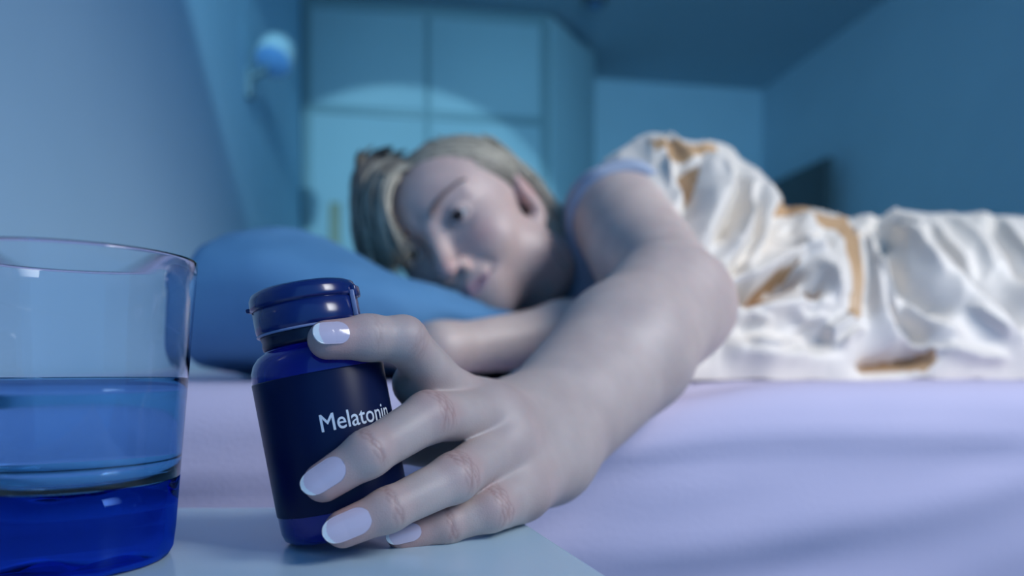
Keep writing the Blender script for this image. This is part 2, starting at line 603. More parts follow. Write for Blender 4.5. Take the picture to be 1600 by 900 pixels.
# heavy base with a dimpled underside
prof = [(0, .0022), (.012, .0022), (.024, .0016), (.029, .0003), (.0308, 0), (.0324, .0008), (.0337, .0032), (ro(.01), .010), (ro(.02), .020), (ro(.0298), .0298),
        (ro(.0298) - .0022, .0292), (ro(.0298) - .004, .0275), (.028, .0262), (.014, .0256), (0, .0254)]
v, f = lathe(prof, 128)
r = np.hypot(v[:, 0], v[:, 1]); a = np.arctan2(v[:, 1], v[:, 0])
low = (v[:, 2] < .004)
v[:, 2] += low * .0016 * np.clip(r / .03, 0, 1) * (.5 + .5 * np.cos(a * 11)) * (r < .031)
wob = (v[:, 2] > .025) & (r < .034)
v[:, 2] += wob * .0006 * np.cos(a * 6 + r * 300)
mesh_obj('glass_base', v + GC, f, M['glass_base'], t)
WLV = .0668
zs = np.linspace(.0300, WLV, 8)
prof = [(0, .0260), (.014, .0262), (.027, .0268)] + [(ro(.0305) - .0030, .0290)] + [(ro(z) - .0012, z) for z in zs] + [(ro(WLV) - .0024, WLV - .0003), (ro(WLV) - .0045, WLV - .0005), (0, WLV - .0005)]
v, f = lathe(prof, 128)
mesh_obj('water', v + GC, f, M['water'], t)

# ------------------------------------------------------------------ signed-distance modelling of the body


def smin(a, b, k):
    h = np.maximum(k - np.abs(a - b), 0) / k
    return np.minimum(a, b) - h * h * k * .25


def smax(a, b, k): return -smin(-a, -b, k)


def rc(p, a, b, ra, rb):
    a = np.asarray(a); b = np.asarray(b)
    ba = b - a
    h = np.clip(((p - a) @ ba) / (ba @ ba), 0, 1)
    q = p - a - h[:, None] * ba
    return np.sqrt(np.einsum('ij,ij->i', q, q)) - (ra + (rb - ra) * h)


def ell(p, c, r, A=None):
    q = p - np.asarray(c)
    if A is not None: q = q @ np.asarray(A).T
    r = np.asarray(r)
    k0 = np.sqrt(((q / r) ** 2).sum(1))
    k1 = np.sqrt(((q / (r * r)) ** 2).sum(1)) + 1e-9
    return k0 * (k0 - 1) / k1


def chain(p, pts, rad, k=.004):
    d = None
    for i in range(len(pts) - 1):
        e = rc(p, pts[i], pts[i + 1], rad[i], rad[i + 1])
        d = e if d is None else smin(d, e, k)
    return d


def surface_nets(fun, lo, hi, h, B=8):
    lo = np.asarray(lo, float); hi = np.asarray(hi, float)
    nb = np.ceil((hi - lo) / (h * B)).astype(int)
    I = np.stack(np.meshgrid(*[np.arange(k) for k in nb], indexing='ij'), -1).reshape(-1, 3)
    cen = lo + (I + .5) * B * h
    d = fun(cen)
    keep = np.abs(d) < B * h * .5 * 1.75 * 1.25 + .001
    I = I[keep]
    g = np.arange(B + 1)
    G = np.stack(np.meshgrid(g, g, g, indexing='ij'), -1).reshape(-1, 3)
    cells, pos, edges = [], [], []
    n1 = B + 1
    CH = 400
    corner = np.array([[i, j, k] for i in (0, 1) for j in (0, 1) for k in (0, 1)])
    epairs = [(a, b) for a in range(8) for b in range(a + 1, 8) if np.abs(corner[a] - corner[b]).sum() == 1]
    for s in range(0, len(I), CH):
        Ib = I[s:s + CH]
        base = Ib * B
        P = (base[:, None, :] + G[None]).reshape(-1, 3)
        val = fun(lo + P * h).reshape(len(Ib), n1, n1, n1)
        cv = np.stack([val[:, c[0]:c[0] + B, c[1]:c[1] + B, c[2]:c[2] + B] for c in corner], -1)
        sg = cv < 0
        cnt = sg.sum(-1)
        bi, i, j, k = np.nonzero((cnt > 0) & (cnt < 8))
        cvs = cv[bi, i, j, k]
        sgs = sg[bi, i, j, k]
        acc = np.zeros((len(bi), 3)); num = np.zeros(len(bi))
        for a, b in epairs:
            mk = sgs[:, a] != sgs[:, b]
            tt = np.where(mk, cvs[:, a] / np.where(mk, cvs[:, a] - cvs[:, b], 1), 0)
            q = corner[a] + tt[:, None] * (corner[b] - corner[a])
            acc += np.where(mk[:, None], q, 0); num += mk
        ijk = base[bi] + np.stack([i, j, k], -1)
        cells.append(ijk)
        pos.append(lo + (ijk + acc / num[:, None]) * h)
        for ax, cb in ((0, 4), (1, 2), (2, 1)):
            mk = sgs[:, 0] != sgs[:, cb]
            edges.append(np.concatenate([ijk[mk], np.full((mk.sum(), 1), ax), sgs[mk, 0:1].astype(int)], 1))
    cells = np.concatenate(cells); pos = np.concatenate(pos); edges = np.concatenate(edges)
    dims = nb * B + 2
    key = lambda c: (c[:, 0] * dims[1] + c[:, 1]) * dims[2] + c[:, 2]
    kk = key(cells)
    od = np.argsort(kk); kk = kk[od]; pos = pos[od]
    faces = []
    for ax in range(3):
        e = edges[edges[:, 3] == ax]
        o1, o2 = [(1, 2), (2, 0), (0, 1)][ax]
        u = np.zeros(3, int); u[o1] = 1
        w = np.zeros(3, int); w[o2] = 1
        idx = []
        ok = np.ones(len(e), bool)
        for off in (np.zeros(3, int), -u, -u - w, -w):
            c = e[:, :3] + off
            ok &= (c >= 0).all(1)
            q = key(c)
            s_ = np.clip(np.searchsorted(kk, q), 0, len(kk) - 1)
            ok &= kk[s_] == q
            idx.append(s_)
        fq = np.stack(idx, 1)[ok]
        inside0 = e[ok, 4] == 1
        fq[~inside0] = fq[~inside0][:, ::-1]
        faces.append(fq)
    faces = np.concatenate(faces)
    # project on the surface
    for _ in range(2):
        ep = h * .4
        gx = np.stack([fun(pos + np.eye(3)[a] * ep) - fun(pos - np.eye(3)[a] * ep) for a in range(3)], -1) / (2 * ep)
        gl = np.linalg.norm(gx, axis=1) + 1e-9
        dd = fun(pos) / np.maximum(gl, .5)
        pos = pos - np.clip(dd, -h * .6, h * .6)[:, None] * gx / gl[:, None]
    nr = gx / gl[:, None]
    return pos, faces, nr


def bottle_dist(p):
    q = p - BB
    hgt = q @ BA
    r = np.linalg.norm(q - np.outer(hgt, BA), axis=1)
    R = np.where(hgt < .070, BR + .0003, np.where(hgt < .0765, BR - (hgt - .070) * 1.0, .0205))
    return r - R


def touch(px, py, r):
    """point seen at a pixel whose sphere of radius r touches the front of the bottle"""
    ds = np.linspace(.22, .30, 400)
    P = np.array([at(px, py, d) for d in ds])
    g = bottle_dist(P) - r
    ok = np.nonzero(g < 0)[0]
    return P[max(ok[0] - 1, 0)] if len(ok) else P[-1]


# ---- left hand and arm -------------------------------------------------
mm = .001
idx_f = dict(pts=[at(713, 624, .336), at(629, 531, .293), touch(575, 528, 7.9 * mm), touch(512, 531, 7.2 * mm)], rad=[11.0 * mm, 9.2 * mm, 8.5 * mm, 7.4 * mm])
mid_f = dict(pts=[at(778, 648, .342), at(669, 652, .296), touch(575, 709, 8.5 * mm), touch(506, 753, 7.3 * mm)], rad=[11.5 * mm, 10.1 * mm, 8.5 * mm, 7.3 * mm])
rin_f = dict(pts=[at(792, 692, .335), at(709, 747, .294), touch(606, 797, 7.9 * mm), touch(537, 826, 7.0 * mm)], rad=[11.5 * mm, 9.6 * mm, 7.9 * mm, 6.9 * mm])
lit_f = dict(pts=[at(815, 766, .333), at(765, 796, .307), at(697, 821, .298), at(628, 838, .292)], rad=[11 * mm, 9.0 * mm, 7.0 * mm, 5.8 * mm])
FING = [idx_f, mid_f, rin_f, lit_f]
wrist = at(838, 682, .385)
w_rad = at(816, 662, .392)
w_uln = at(858, 718, .380)
elbow = at(1056, 468, .560)
should = at(968, 338, .775)
fore_mid = wrist * .45 + elbow * .55


def f_hand(p):
    palm = rc(p, w_rad, idx_f['pts'][0], .0180, .0110)
    palm = smin(palm, rc(p, wrist, mid_f['pts'][0], .019, .0130), .012)
    palm = smin(palm, rc(p, wrist, rin_f['pts'][0], .019, .0125), .012)
    palm = smin(palm, rc(p, w_uln, lit_f['pts'][0], .0185, .0120), .012)
    palm = smin(palm, rc(p, w_uln, lit_f['pts'][1] + np.array([.004, .012, .002]), .015, .010), .010)
    # flesh of the palm, behind
    palm = smin(palm, rc(p, at(800, 672, .375), at(735, 655, .352), .020, .011), .012)
    th = chain(p, [at(790, 660, .385), at(735, 668, .362), at(668, 688, .350), at(600, 690, .338), at(560, 680, .333)], [.017, .0125, .0105, .0095, .008], .006)
    palm = smin(palm, th, .010)
    # fold of skin under the index finger
    web = rc(p, at(650, 600, .318), at(708, 662, .343), .0095, .012)
    d = smin(palm, web, .008)
    for i, fg in enumerate(FING):
        pts, rad = fg['pts'], fg['rad']
        c = chain(p, pts, rad, .0035)
        best = smin(best, smin(d, c, .009), .0016) if i else smin(d, c, .009)
    return best


def f_arm(p):
    d = rc(p, wrist, fore_mid, .0250, .0375)
    d = smin(d, rc(p, w_rad, fore_mid + np.array([-.008, .004, .008]), .0185, .030), .015)
    d = smin(d, rc(p, w_uln, fore_mid + np.array([.010, -.004, -.010]), .0185, .028), .015)
    el1 = elbow + np.array([-.012, -.015, -.004])
    d = smin(d, rc(p, fore_mid, el1, .0375, .0455), .02)
    d = smin(d, rc(p, fore_mid, elbow + np.array([.006, .0, -.006]), .030, .038), .02)
    ua = rc(p, elbow + np.array([.006, .015, .002]), should, .039, .0485)
    ua = smin(ua, rc(p, elbow * .45 + should * .55 + np.array([-.006, 0, -.014]), should, .036, .046), .02)
    return smin(d, ua, .010)


ARM_AX = nrm(elbow - should)


def f_armhand(p):
    out = np.full(len(p), 1.0)
    mh = p[:, 1] < .43
    if mh.any():
        q = p[mh]
        out[mh] = smin(f_hand(q), f_arm(q), .016)
    if (~mh).any():
        out[~mh] = f_arm(p[~mh])
    cut = -((p - should) @ ARM_AX) - .012          # stops inside the sleeve
    return np.maximum(out, cut)


P1, F1, N1 = surface_nets(f_armhand, (-.12, .235, -.085), (.235, .84, .235), .00095)

# knuckle creases, as real relief
dors_hint = [np.array([-.05, -1, .55]), np.array([-.1, -1, .35]), np.array([-.05, -1, .3]), np.array([.1, -1, .35])]
red = np.zeros(len(P1)); crease = np.zeros(len(P1))
disp = np.zeros(len(P1))
for fi, fg in enumerate(FING):
    pts = fg['pts']
    for ji in (1, 2):
        J = pts[ji]
        ax = nrm(pts[ji + 1] - pts[ji - 1])
        dv = dors_hint[fi] - ax * (dors_hint[fi] @ ax); dv = nrm(dv)
        sd = np.cross(ax, dv)
        q = P1 - J
        s = q @ ax; w = q @ sd; dn = q @ dv
        R = fg['rad'][ji]
        m = (np.linalg.norm(q, axis=1) < R * 2.0) & (dn > 0)
        mask = np.exp(-(np.linalg.norm(q, axis=1) / (R * 1.35)) ** 4) * np.clip(dn / R * 1.6 - .25, 0, 1) * m
        lines = [(-3.6, .8), (-2.2, .7), (-.9, 1.0), (.3, .8), (1.6, 1.0), (2.9, .5)] if ji == 1 else [(-1.6, .8), (-.3, 1.1), (1.1, .6)]
        for k, (o_, am) in enumerate(lines):
            bend = (w / R) ** 2 * .0016 * (1 if o_ > 0 else -1) * (.6 if ji == 1 else .25)
            wob = .0005 * np.sin(w * 900 + k * 2.1 + fi)
            ln_ = mask * am * np.exp(-((s - o_ * .001 * R / .0095 - bend - wob) / .00050) ** 2)
            ln_ = ln_ * (.4 if fi == 0 else .8)
            disp -= .00045 * ln_
            crease = np.maximum(crease, ln_)
        disp += mask * .00035
        red = np.maximum(red, mask * (.25 if fi == 0 else .45))
    # fingertip flush
    q = np.linalg.norm(P1 - pts[3], axis=1)
    red = np.maximum(red, np.exp(-(q / .014) ** 2) * .85)
    q = np.linalg.norm(P1 - pts[0], axis=1)
    red = np.maximum(red, np.exp(-(q / .014) ** 2) * .35)
# tendons fan on the back of the hand
P1 = P1 + N1 * disp[:, None]
red = np.maximum(red, np.exp(-(np.linalg.norm(P1 - elbow - np.array([.03, 0, 0]), axis=1) / .03) ** 2) * .3)

# ---- head, neck, shoulders, right arm -----------------------------------
ROLL, HYAW, HPIT = math.radians(36), math.radians(25), math.radians(-2)
u0 = np.array([-math.sin(ROLL), 0, math.cos(ROLL)])
l0 = np.array([math.cos(ROLL), 0, math.sin(ROLL)])
f0 = np.array([0, -1.0, 0])
HF = math.cos(HYAW) * f0 - math.sin(HYAW) * l0
HL = math.cos(HYAW) * l0 + math.sin(HYAW) * f0
HU = u0
HF, HU = nrm(math.cos(HPIT) * HF + math.sin(HPIT) * HU), nrm(math.cos(HPIT) * HU - math.sin(HPIT) * HF)
HM = np.stack([HL, HF, HU])            # rows: her left, forward, up
EYE_MID = at(680, 367, .725)
HC = EYE_MID - HF * .078


def hl(p): return (p - HC) @ HM.T


def hw(q): return np.asarray(q) @ HM + HC


EYE = .0315


def f_head(p):
    q = hl(p)
    qa = q.copy(); qa[:, 0] = np.abs(q[:, 0])
    d = ell(q, (0, -.016, .021), (.0745, .094, .068))
    d = smin(d, ell(q, (0, .028, .024), (.061, .056, .047)), .03)
    d = smin(d, ell(q, (0, .030, -.022), (.0615, .052, .066)), .03)
    d = smin(d, ell(q, (0, .028, -.062), (.054, .054, .044)), .03)
    d = smin(d, ell(q, (0, .072, -.094), (.020, .014, .015)), .025)
    d = smin(d, ell(qa, (.035, .056, -.032), (.027, .026, .026)), .022)
    d = smin(d, rc(qa, (.012, .0775, .0165), (.046, .066, .017), .0085, .007), .014)
    # eye sockets
    d = smax(d, -ell(qa, (EYE, .098, -.001), (.021, .018, .0125)), .012)
    # nose
    d = smin(d, rc(q, (0, .082, .002), (0, .1035, -.036), .0065, .0088), .012)
    d = smin(d, ell(q, (0, .1045, -.037), (.0095, .0085, .0085)), .006)
    d = smin(d, ell(qa, (.0115, .094, -.041), (.0072, .0085, .0068)), .006)
    d = smax(d, -ell(qa, (.0065, .1000, -.0475), (.0036, .005, .0036)), .003)
    # mouth area and lips
    d = smin(d, ell(q, (0, .074, -.066), (.028, .019, .022)), .016)
    d = smin(d, rc(qa, (.002, .0915, -.0620), (.0235, .0805, -.0630), .0036, .0016), .005)
    d = smin(d, rc(qa, (0, .0895, -.0710), (.020, .0810, -.0655), .0046, .0020), .005)
    d = smax(d, -rc(qa, (0, .0980, -.0664), (.026, .0830, -.0625), .0016, .0014), .003)
    # lids
    lid = ell(qa, (EYE, .0725, 0), (.0138, .0138, .0128))
    slit = ell(qa, (EYE + .001, .0865, -.0012), (.0136, .012, .0048))
    lid = smax(lid, -slit, .0015)
    d = smin(d, lid, .004)
    # folds beside the nose and mouth
    d = smax(d, -rc(qa, (.019, .0965, -.036), (.032, .0835, -.058), .0012, .0010), .010)
    # ears
    e = ell(qa, (.0745, -.004, -.018), (.0085, .0185, .031), np.array([[.93, -.36, 0], [.36, .93, .10], [0, -.10, 1]]))
    e = smax(e, -ell(qa, (.0855, .003, -.014), (.0065, .009, .016)), .004)
    e = smin(e, ell(qa, (.073, .006, -.043), (.006, .008, .009)), .006)
    d = smin(d, e, .006)
    return d


neck0 = hw([0, -.022, -.055])
chest_top = np.array([.150, .905, .105])
r_should = np.array([.165, .960, .050])
r_elbow = np.array([.122, .745, .040])
r_wrist = at(688, 547, .610)
r_hand = np.array([-.130, .665, .020])
chest = np.array([.270, .945, .105])
belly = np.array([.45, 1.02, .10])


def f_trunk(p):
    d = rc(p, should + np.array([.01, .03, .0]), chest_top, .050, .070)
    d = smin(d, rc(p, chest_top, r_should, .070, .050), .04)
    d = smin(d, rc(p, chest_top + np.array([.03, .02, .01]), chest, .085, .100), .05)
    d = smin(d, rc(p, chest, belly, .100, .088), .05)
    return d


def f_upper(p):
    d = rc(p, neck0, chest_top + np.array([-.015, -.01, .005]), .050, .058)
    tr = f_trunk(p)
    d = smin(d, tr, .03)
    d = smin(d, rc(p, should, elbow * .3 + should * .7, .0485, .045), .02)
    ra = chain(p, [r_should, r_elbow, r_elbow * .6 + r_wrist * .4, r_wrist, r_hand], [.046, .036, .030, .0200, .015], .02)
    d = smin(d, ra, .015)
    hd = f_head(p)
    d = smin(d, rc(p, hw([.040, .020, -.064]), neck0 + np.array([.030, -.03, -.008]), .036, .046), .025)
    d = smin(d, hd, .012)
    sleeve_stop = ((p - should) @ ARM_AX) - .022
    near_arm = np.linalg.norm(p - should, axis=1) < .16
    return np.where(near_arm & (((p - should) @ ARM_AX) > 0) & (np.linalg.norm(p - should - np.outer((p - should) @ ARM_AX, ARM_AX), axis=1) < .075), np.maximum(d, sleeve_stop), d)


P2, F2, N2 = surface_nets(f_upper, (-.19, .555, -.03), (.42, 1.12, .31), .0020)
keep = P2[:, 0] < 9
# lower body (under the cover)
hipL = np.array([.66, 1.05, .125]); hipR = np.array([.66, 1.14, .075])
knL = np.array([1.02, .98, .110]); knR = np.array([1.05, 1.16, .060])
anL = np.array([1.40, 1.12, .06]); anR = np.array([1.44, 1.22, .045])


def f_lower(p):
    d = rc(p, chest, belly, .098, .086)
    d = smin(d, rc(p, belly, (hipL + hipR) / 2, .086, .090), .05)
    for a, b, c, tz in ((hipL, knL, anL, 0), (hipR, knR, anR, 0)):
        d = smin(d, chain(p, [a, b, c], [.080, .055, .038], .02), .03)
        d = smin(d, chain(p, [c, c + np.array([.09, .02, -.02])], [.034, .022], .01), .02)
    return d


P3, F3, N3 = surface_nets(f_lower, (.10, .80, -.05), (1.62, 1.34, .27), .008)

# tint: lips, cheeks, nose, ears
q2 = hl(P2)
qa = q2.copy(); qa[:, 0] = np.abs(q2[:, 0])
g = lambda c, s: np.exp(-(np.linalg.norm((qa - np.array(c)) / np.array(s), axis=1)) ** 2)
red2 = np.maximum.reduce([.55 * g((.040, .075, -.028), (.020, .03, .018)), .75 * g((0, .108, -.038), (.016, .02, .012)), .65 * g((.076, -.008, -.014), (.02, .025, .035)),
                          .5 * g((.012, .09, -.043), (.012, .012, .008))])
red2 = np.maximum(red2, .18 * (np.linalg.norm(q2, axis=1) < .14))
lip2 = np.clip(1.5 * np.exp(-(np.abs(q2[:, 2] + .0668 - 6.0 * q2[:, 0] ** 2) / (.0070 * np.clip(1 - (q2[:, 0] / .0255) ** 2, .02, 1) ** .6)) ** 4) * (q2[:, 1] > .076) * (np.abs(q2[:, 0]) < .0255), 0, 1)

PV = np.concatenate([P1, P2, P3]); 
PF = np.concatenate([F1, F2 + len(P1), F3 + len(P1) + len(P2)])
RED = np.concatenate([red, red2, np.zeros(len(P3))])
CRE = np.concatenate([np.clip(crease, 0, 1), np.zeros(len(P2) + len(P3))])
LIP = np.concatenate([np.zeros(len(P1)), lip2, np.zeros(len(P3))])

person = empty('person', (.25, .9, MT))
tag(person, 'blonde woman in a grey-blue T-shirt lying on the bed, reaching for the pill bottle', 'person')


def skin_mat():
    m = mat('skin', (.62, .47, .42), .48, **{'Subsurface Weight': .18, 'Subsurface Scale': .006})
    m.node_tree.nodes['Principled BSDF'].inputs['Subsurface Radius'].default_value = (1, .35, .2)
    nt = m.node_tree
    b = nt.nodes['Principled BSDF']
    at_ = nt.nodes.new('ShaderNodeAttribute'); at_.attribute_name = 'tint'
    sep = nt.nodes.new('ShaderNodeSeparateColor')
    nt.links.new(at_.outputs['Color'], sep.inputs['Color'])
    tc = nt.nodes.new('ShaderNodeTexCoord')
    n = nt.nodes.new('ShaderNodeTexNoise'); n.inputs['Scale'].default_value = 45; n.inputs['Detail'].default_value = 5
    nt.links.new(tc.outputs['Object'], n.inputs['Vector'])
    r = nt.nodes.new('ShaderNodeValToRGB')
    r.color_ramp.elements[0].position = .3; r.color_ramp.elements[1].position = .7
    r.color_ramp.elements[0].color = (.53, .415, .375, 1); r.color_ramp.elements[1].color = (.62, .495, .44, 1)
    nt.links.new(n.outputs['Fac'], r.inputs['Fac'])
    m1 = nt.nodes.new('ShaderNodeMix'); m1.data_type = 'RGBA'
    m1.inputs[7].default_value = (.60, .30, .27, 1)
    nt.links.new(sep.outputs['Red'], m1.inputs[0]); nt.links.new(r.outputs['Color'], m1.inputs[6])
    m2 = nt.nodes.new('ShaderNodeMix'); m2.data_type = 'RGBA'
    m2.inputs[7].default_value = (.52, .31, .33, 1)
    nt.links.new(sep.outputs['Green'], m2.inputs[0]); nt.links.new(m1.outputs[2], m2.inputs[6])
    m3 = nt.nodes.new('ShaderNodeMix'); m3.data_type = 'RGBA'
    m3.inputs[7].default_value = (.34, .17, .15, 1)
    nt.links.new(sep.outputs['Blue'], m3.inputs[0]); nt.links.new(m2.outputs[2], m3.inputs[6])
    nt.links.new(m3.outputs[2], b.inputs['Base Color'])
    v = nt.nodes.new('ShaderNodeTexVoronoi'); v.inputs['Scale'].default_value = 1400
    nt.links.new(tc.outputs['Object'], v.inputs['Vector'])
    bp = nt.nodes.new('ShaderNodeBump'); bp.inputs['Strength'].default_value = .12; bp.inputs['Distance'].default_value = .0004
    nt.links.new(v.outputs['Distance'], bp.inputs['Height']); nt.links.new(bp.outputs['Normal'], b.inputs['Normal'])
    return m


M['skin'] = skin_mat()
body = mesh_obj('body', PV, PF, M['skin'], person)
ca = body.data.color_attributes.new('tint', 'FLOAT_COLOR', 'POINT')
ca.data.foreach_set('color', np.stack([RED, LIP, CRE, np.ones_like(RED)], -1).astype(np.float32).ravel())

# ---- nails
M['nail'] = mat('nail_polish', (.66, .56, .66), .12, **{'Coat Weight': .6, 'Coat Roughness': .05})
M['nail_tip'] = mat('white_nail_tip', (.78, .84, .86), .15, **{'Coat Weight': .6, 'Coat Roughness': .05})
nail_spec = [(idx_f, 9.6, 13.8, 7.9), (mid_f, 11.0, 17.0, 7.4), (rin_f, 11.0, 17.8, 8.2), (lit_f, 7.6, 14.0, 7.0)]
nail_hint = [np.array([-.12, -1, .25]), np.array([-.15, -1, .22]), np.array([-.12, -1, .16]), np.array([-.05, -1, .30])]
for fi, (fg, wd, ln, fwd) in enumerate(nail_spec):
    p2, p3 = fg['pts'][2], fg['pts'][3]
    ax = nrm(p3 - p2)
    dv = nrm(nail_hint[fi] - ax * (nail_hint[fi] @ ax))
    sd = np.cross(ax, dv)
    L23 = np.linalg.norm(p3 - p2) * 1000
    ra, rb_ = fg['rad'][2] * 1000, fg['rad'][3] * 1000
    V, nu, nv = [], 25, 56
    for layer in (0, 1):
        for i in range(nu):
            a = -1 + 2 * i / (nu - 1)
            for j in range(nv):
                tt = j / (nv - 1)
                s = fwd - ln + tt * ln
                e0 = min(1.0, max(0, 1 - ((.30 - tt) / .30) ** 2) ** .5) if tt < .30 else 1.0
                e1 = max(0, 1 - ((tt - .60) / .40) ** 2.3) ** .5 if tt > .60 else 1.0
                x = a * wd * .5 * max(.05, min(e0, e1)) * (1 - .06 * tt)
                rl = rb_ + (ra - rb_) * min(1, max(0, -s / L23))
                rc_ = rl * 1.0
                ang = x / rc_
                flat = rb_ if s > 0 else rl
                lift = .12 + .42 * math.sin(min(1, tt / .5) * math.pi / 2)
                hloc = (math.cos(ang) - 1) * rc_ * .92 + rl + lift - (0 if layer == 0 else .6) - .010 * max(0, s) ** 2
                base = p3 + ax * (s * mm)
                V.append(base + sd * (math.sin(ang) * rc_ * mm) + dv * (hloc * mm))
    V = np.array(V)
    n_ = nu * nv
    f = grid_faces(nu, nv)
    f2 = [tuple(n_ + k for k in q[::-1]) for q in f]
    rim = []
    bd = [(i * nv) for i in range(nu)] + [(nu - 1) * nv + j for j in range(1, nv)] + [i * nv + nv - 1 for i in range(nu - 2, -1, -1)] + [j for j in range(nv - 2, 0, -1)]
    for k in range(len(bd)):
        a_, b_ = bd[k], bd[(k + 1) % len(bd)]
        rim.append((a_, b_, b_ + n_, a_ + n_))
    allf = f + f2 + rim
    mi = []
    for q in allf:
        js = [(k % n_) % nv for k in q]; is_ = [(k % n_) // nv for k in q]
        aa = -1 + 2 * np.mean(is_) / (nu - 1)
        mi.append(1 if np.mean(js) / (nv - 1) > (.915 if fi else .84) - .11 * (aa * aa) else 0)
    mesh_obj('fingernail', V, allf, None, body, mats=[M['nail'], M['nail_tip']], midx=mi)

# ---- eyes
M['sclera'] = mat('eye_white', (.75, .74, .76), .15)
M['iris'] = mat('brown_iris', (.05, .028, .02), .12)
M['lash'] = mat('dark_lashes', (.03, .022, .025), .6)
M['brow'] = mat('ash_brow', (.20, .14, .13), .8)
for sgn in (1, -1):
    c = hw([sgn * EYE, .0722, 0])
    gaze = nrm(HF + HL * .12 - HU * .05)
    gx = nrm(np.cross(gaze, HU)); gy = np.cross(gx, gaze)
    prof = [(.0124 * math.sin(a), .0124 * math.cos(a)) for a in np.linspace(0, math.pi, 25)]
    v, f = lathe(prof, 24)
    mi = [1 if math.cos(math.radians(27)) * .0124 < np.mean([v[k][2] for k in q]) else 0 for q in f]
    v = v[:, :1] * gx + v[:, 1:2] * gy + v[:, 2:] * gaze + c
    eye = mesh_obj('eye', v, f, None, body, mats=[M['sclera'], M['iris']], midx=mi)
    # lashes along the upper lid
    V, Fc = [], []
    for k in range(17):
        a = -1 + 2 * k / 16
        root = np.array([sgn * (EYE + .001) + a * .0125, .0845 - .0035 * a * a, .0012 - .0035 * a * a])
        tip = root + np.array([a * .002, .006, -.0030 - .002 * abs(a)])
        b = len(V)
        wv = .00055
        V += [hw(root + [-wv, 0, 0]), hw(root + [wv, 0, 0]), hw(root + [0, 0, wv * 1.5]), hw(tip)]
        Fc += [(b, b + 1, b + 3), (b + 1, b + 2, b + 3), (b + 2, b, b + 3)]
    mesh_obj('eyelashes', V, Fc, M['lash'], body)
    pts, rad = [], []
    for k in range(11):
        a = k / 10
        pts.append(hw([sgn * (.014 + .036 * a), .0868 - .021 * a * a - .0005, .0165 + .007 * math.sin(a * 2.2) - .002 * a]))
        rad.append(.0032 * (1 - .75 * a) + .0004)
    pts = np.array(pts)
    for _ in range(6):
        gx = np.stack([f_head(pts + np.eye(3)[a_] * .001) - f_head(pts - np.eye(3)[a_] * .001) for a_ in range(3)], -1) / .002
        pts = pts - (f_head(pts) - .0004)[:, None] * gx / (np.linalg.norm(gx, axis=1)[:, None] ** 2 + 1e-6)
    v, f = tube(pts, np.array(rad), 8)
    mesh_obj('eyebrow', v, f, M['brow'], body)

# ---- T-shirt: a shell around the trunk and the short sleeve


def f_tee(p):
    d = f_trunk(p)
    sl = rc(p, should, elbow * .2 + should * .8, .0500, .0515)
    d = smin(d, sl, .03) - .0055
    hem = ((p - should) @ ARM_AX) - .018
    d = np.where(np.linalg.norm(p - should, axis=1) < .12, smax(d, hem, .003), d)
    d = smin(d, ell(p, (.098, .835, .105), (.046, .060, .095)) - .003, .03)
    nk = rc(p, neck0, chest_top + np.array([-.05, -.015, .005]), .050, .046)
    d = smax(d, -nk, .004)
    d = smax(d, -(rc(p, r_should, r_elbow, .046, .037)), .003)
    d = d + .0018 * np.sin(p[:, 0] * 95 + p[:, 2] * 60 + 2 * np.sin(p[:, 1] * 40)) * np.sin(p[:, 2] * 50 + p[:, 1] * 30)
    return d


PT, FT, NT = surface_nets(f_tee, (-.02, .66, -.02), (.56, 1.16, .30), .0035)
mesh_obj('t_shirt', PT, FT, M['tee'], person)

# ---- hair: a cap plus separate locks


def hair_mat():
    m = mat('blonde_hair', (.42, .38, .26), .42)
    nt = m.node_tree; b = nt.nodes['Principled BSDF']
    a = nt.nodes.new('ShaderNodeAttribute'); a.attribute_name = 'strand'
    nt.links.new(a.outputs['Color'], b.inputs['Base Color'])
    return m


M['hair'] = hair_mat()
CRC = np.array([0, -.016, .021]); CRR = np.array([.0745, .094, .068])


def on_skull(dirv, off):
    dirv = nrm(dirv)
    tt = 1 / math.sqrt(((dirv / CRR) ** 2).sum())
    return CRC + dirv * (tt + off)


HV, HFc, HCo = [], [], []


def lock(pts, r0, color, n=6, flat=.6):
    pts = np.asarray(pts)
    k = len(pts)
    tt = np.linspace(0, 1, k)
    rad = r0 * np.clip(np.minimum(tt / .12 + .35, 1), 0, 1) * np.clip((1 - tt) / .35 + .12, 0, 1)
    v, f = tube(pts, rad, n)
    b = sum(len(x) for x in HV)
    HV.append(v)
    HFc.extend([tuple(i + b for i in q) for q in f])
    HCo.append(np.tile([*color, 1.0], (len(v), 1)))


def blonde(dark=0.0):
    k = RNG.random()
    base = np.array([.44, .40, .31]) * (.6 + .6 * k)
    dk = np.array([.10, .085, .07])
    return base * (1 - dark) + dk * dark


# hair cap
def f_cap(p):
    q = hl(p)
    d = ell(q, CRC, CRR + .006)
    d = smin(d, ell(q, (.056, -.024, -.044), (.018, .017, .046)), .012)
    pl_ = (.72 * q[:, 1] - .69 * q[:, 2]) - .0085 - .30 * np.clip(-q[:, 1] - .02, 0, 1)
    d = np.where(q[:, 2] < -.012, d, smax(d, pl_, .006))
    return d


lo = HC - .135; hi = HC + .135
PH, FH, NH = surface_nets(f_cap, lo, hi, .0035)
qh = hl(PH)
st = np.sin(np.arctan2(qh[:, 0], qh[:, 2] + .02) * 60 + np.sin(qh[:, 1] * 60) * 1.5)
HV.append(PH); HFc.extend([tuple(r_) for r_ in FH.tolist()])
colr = np.array([.30, .27, .19])[None] * (1 + .35 * st[:, None])
HCo.append(np.concatenate([colr, np.ones((len(PH), 1))], 1))
BUN = np.array([-.012, -.080, .082])
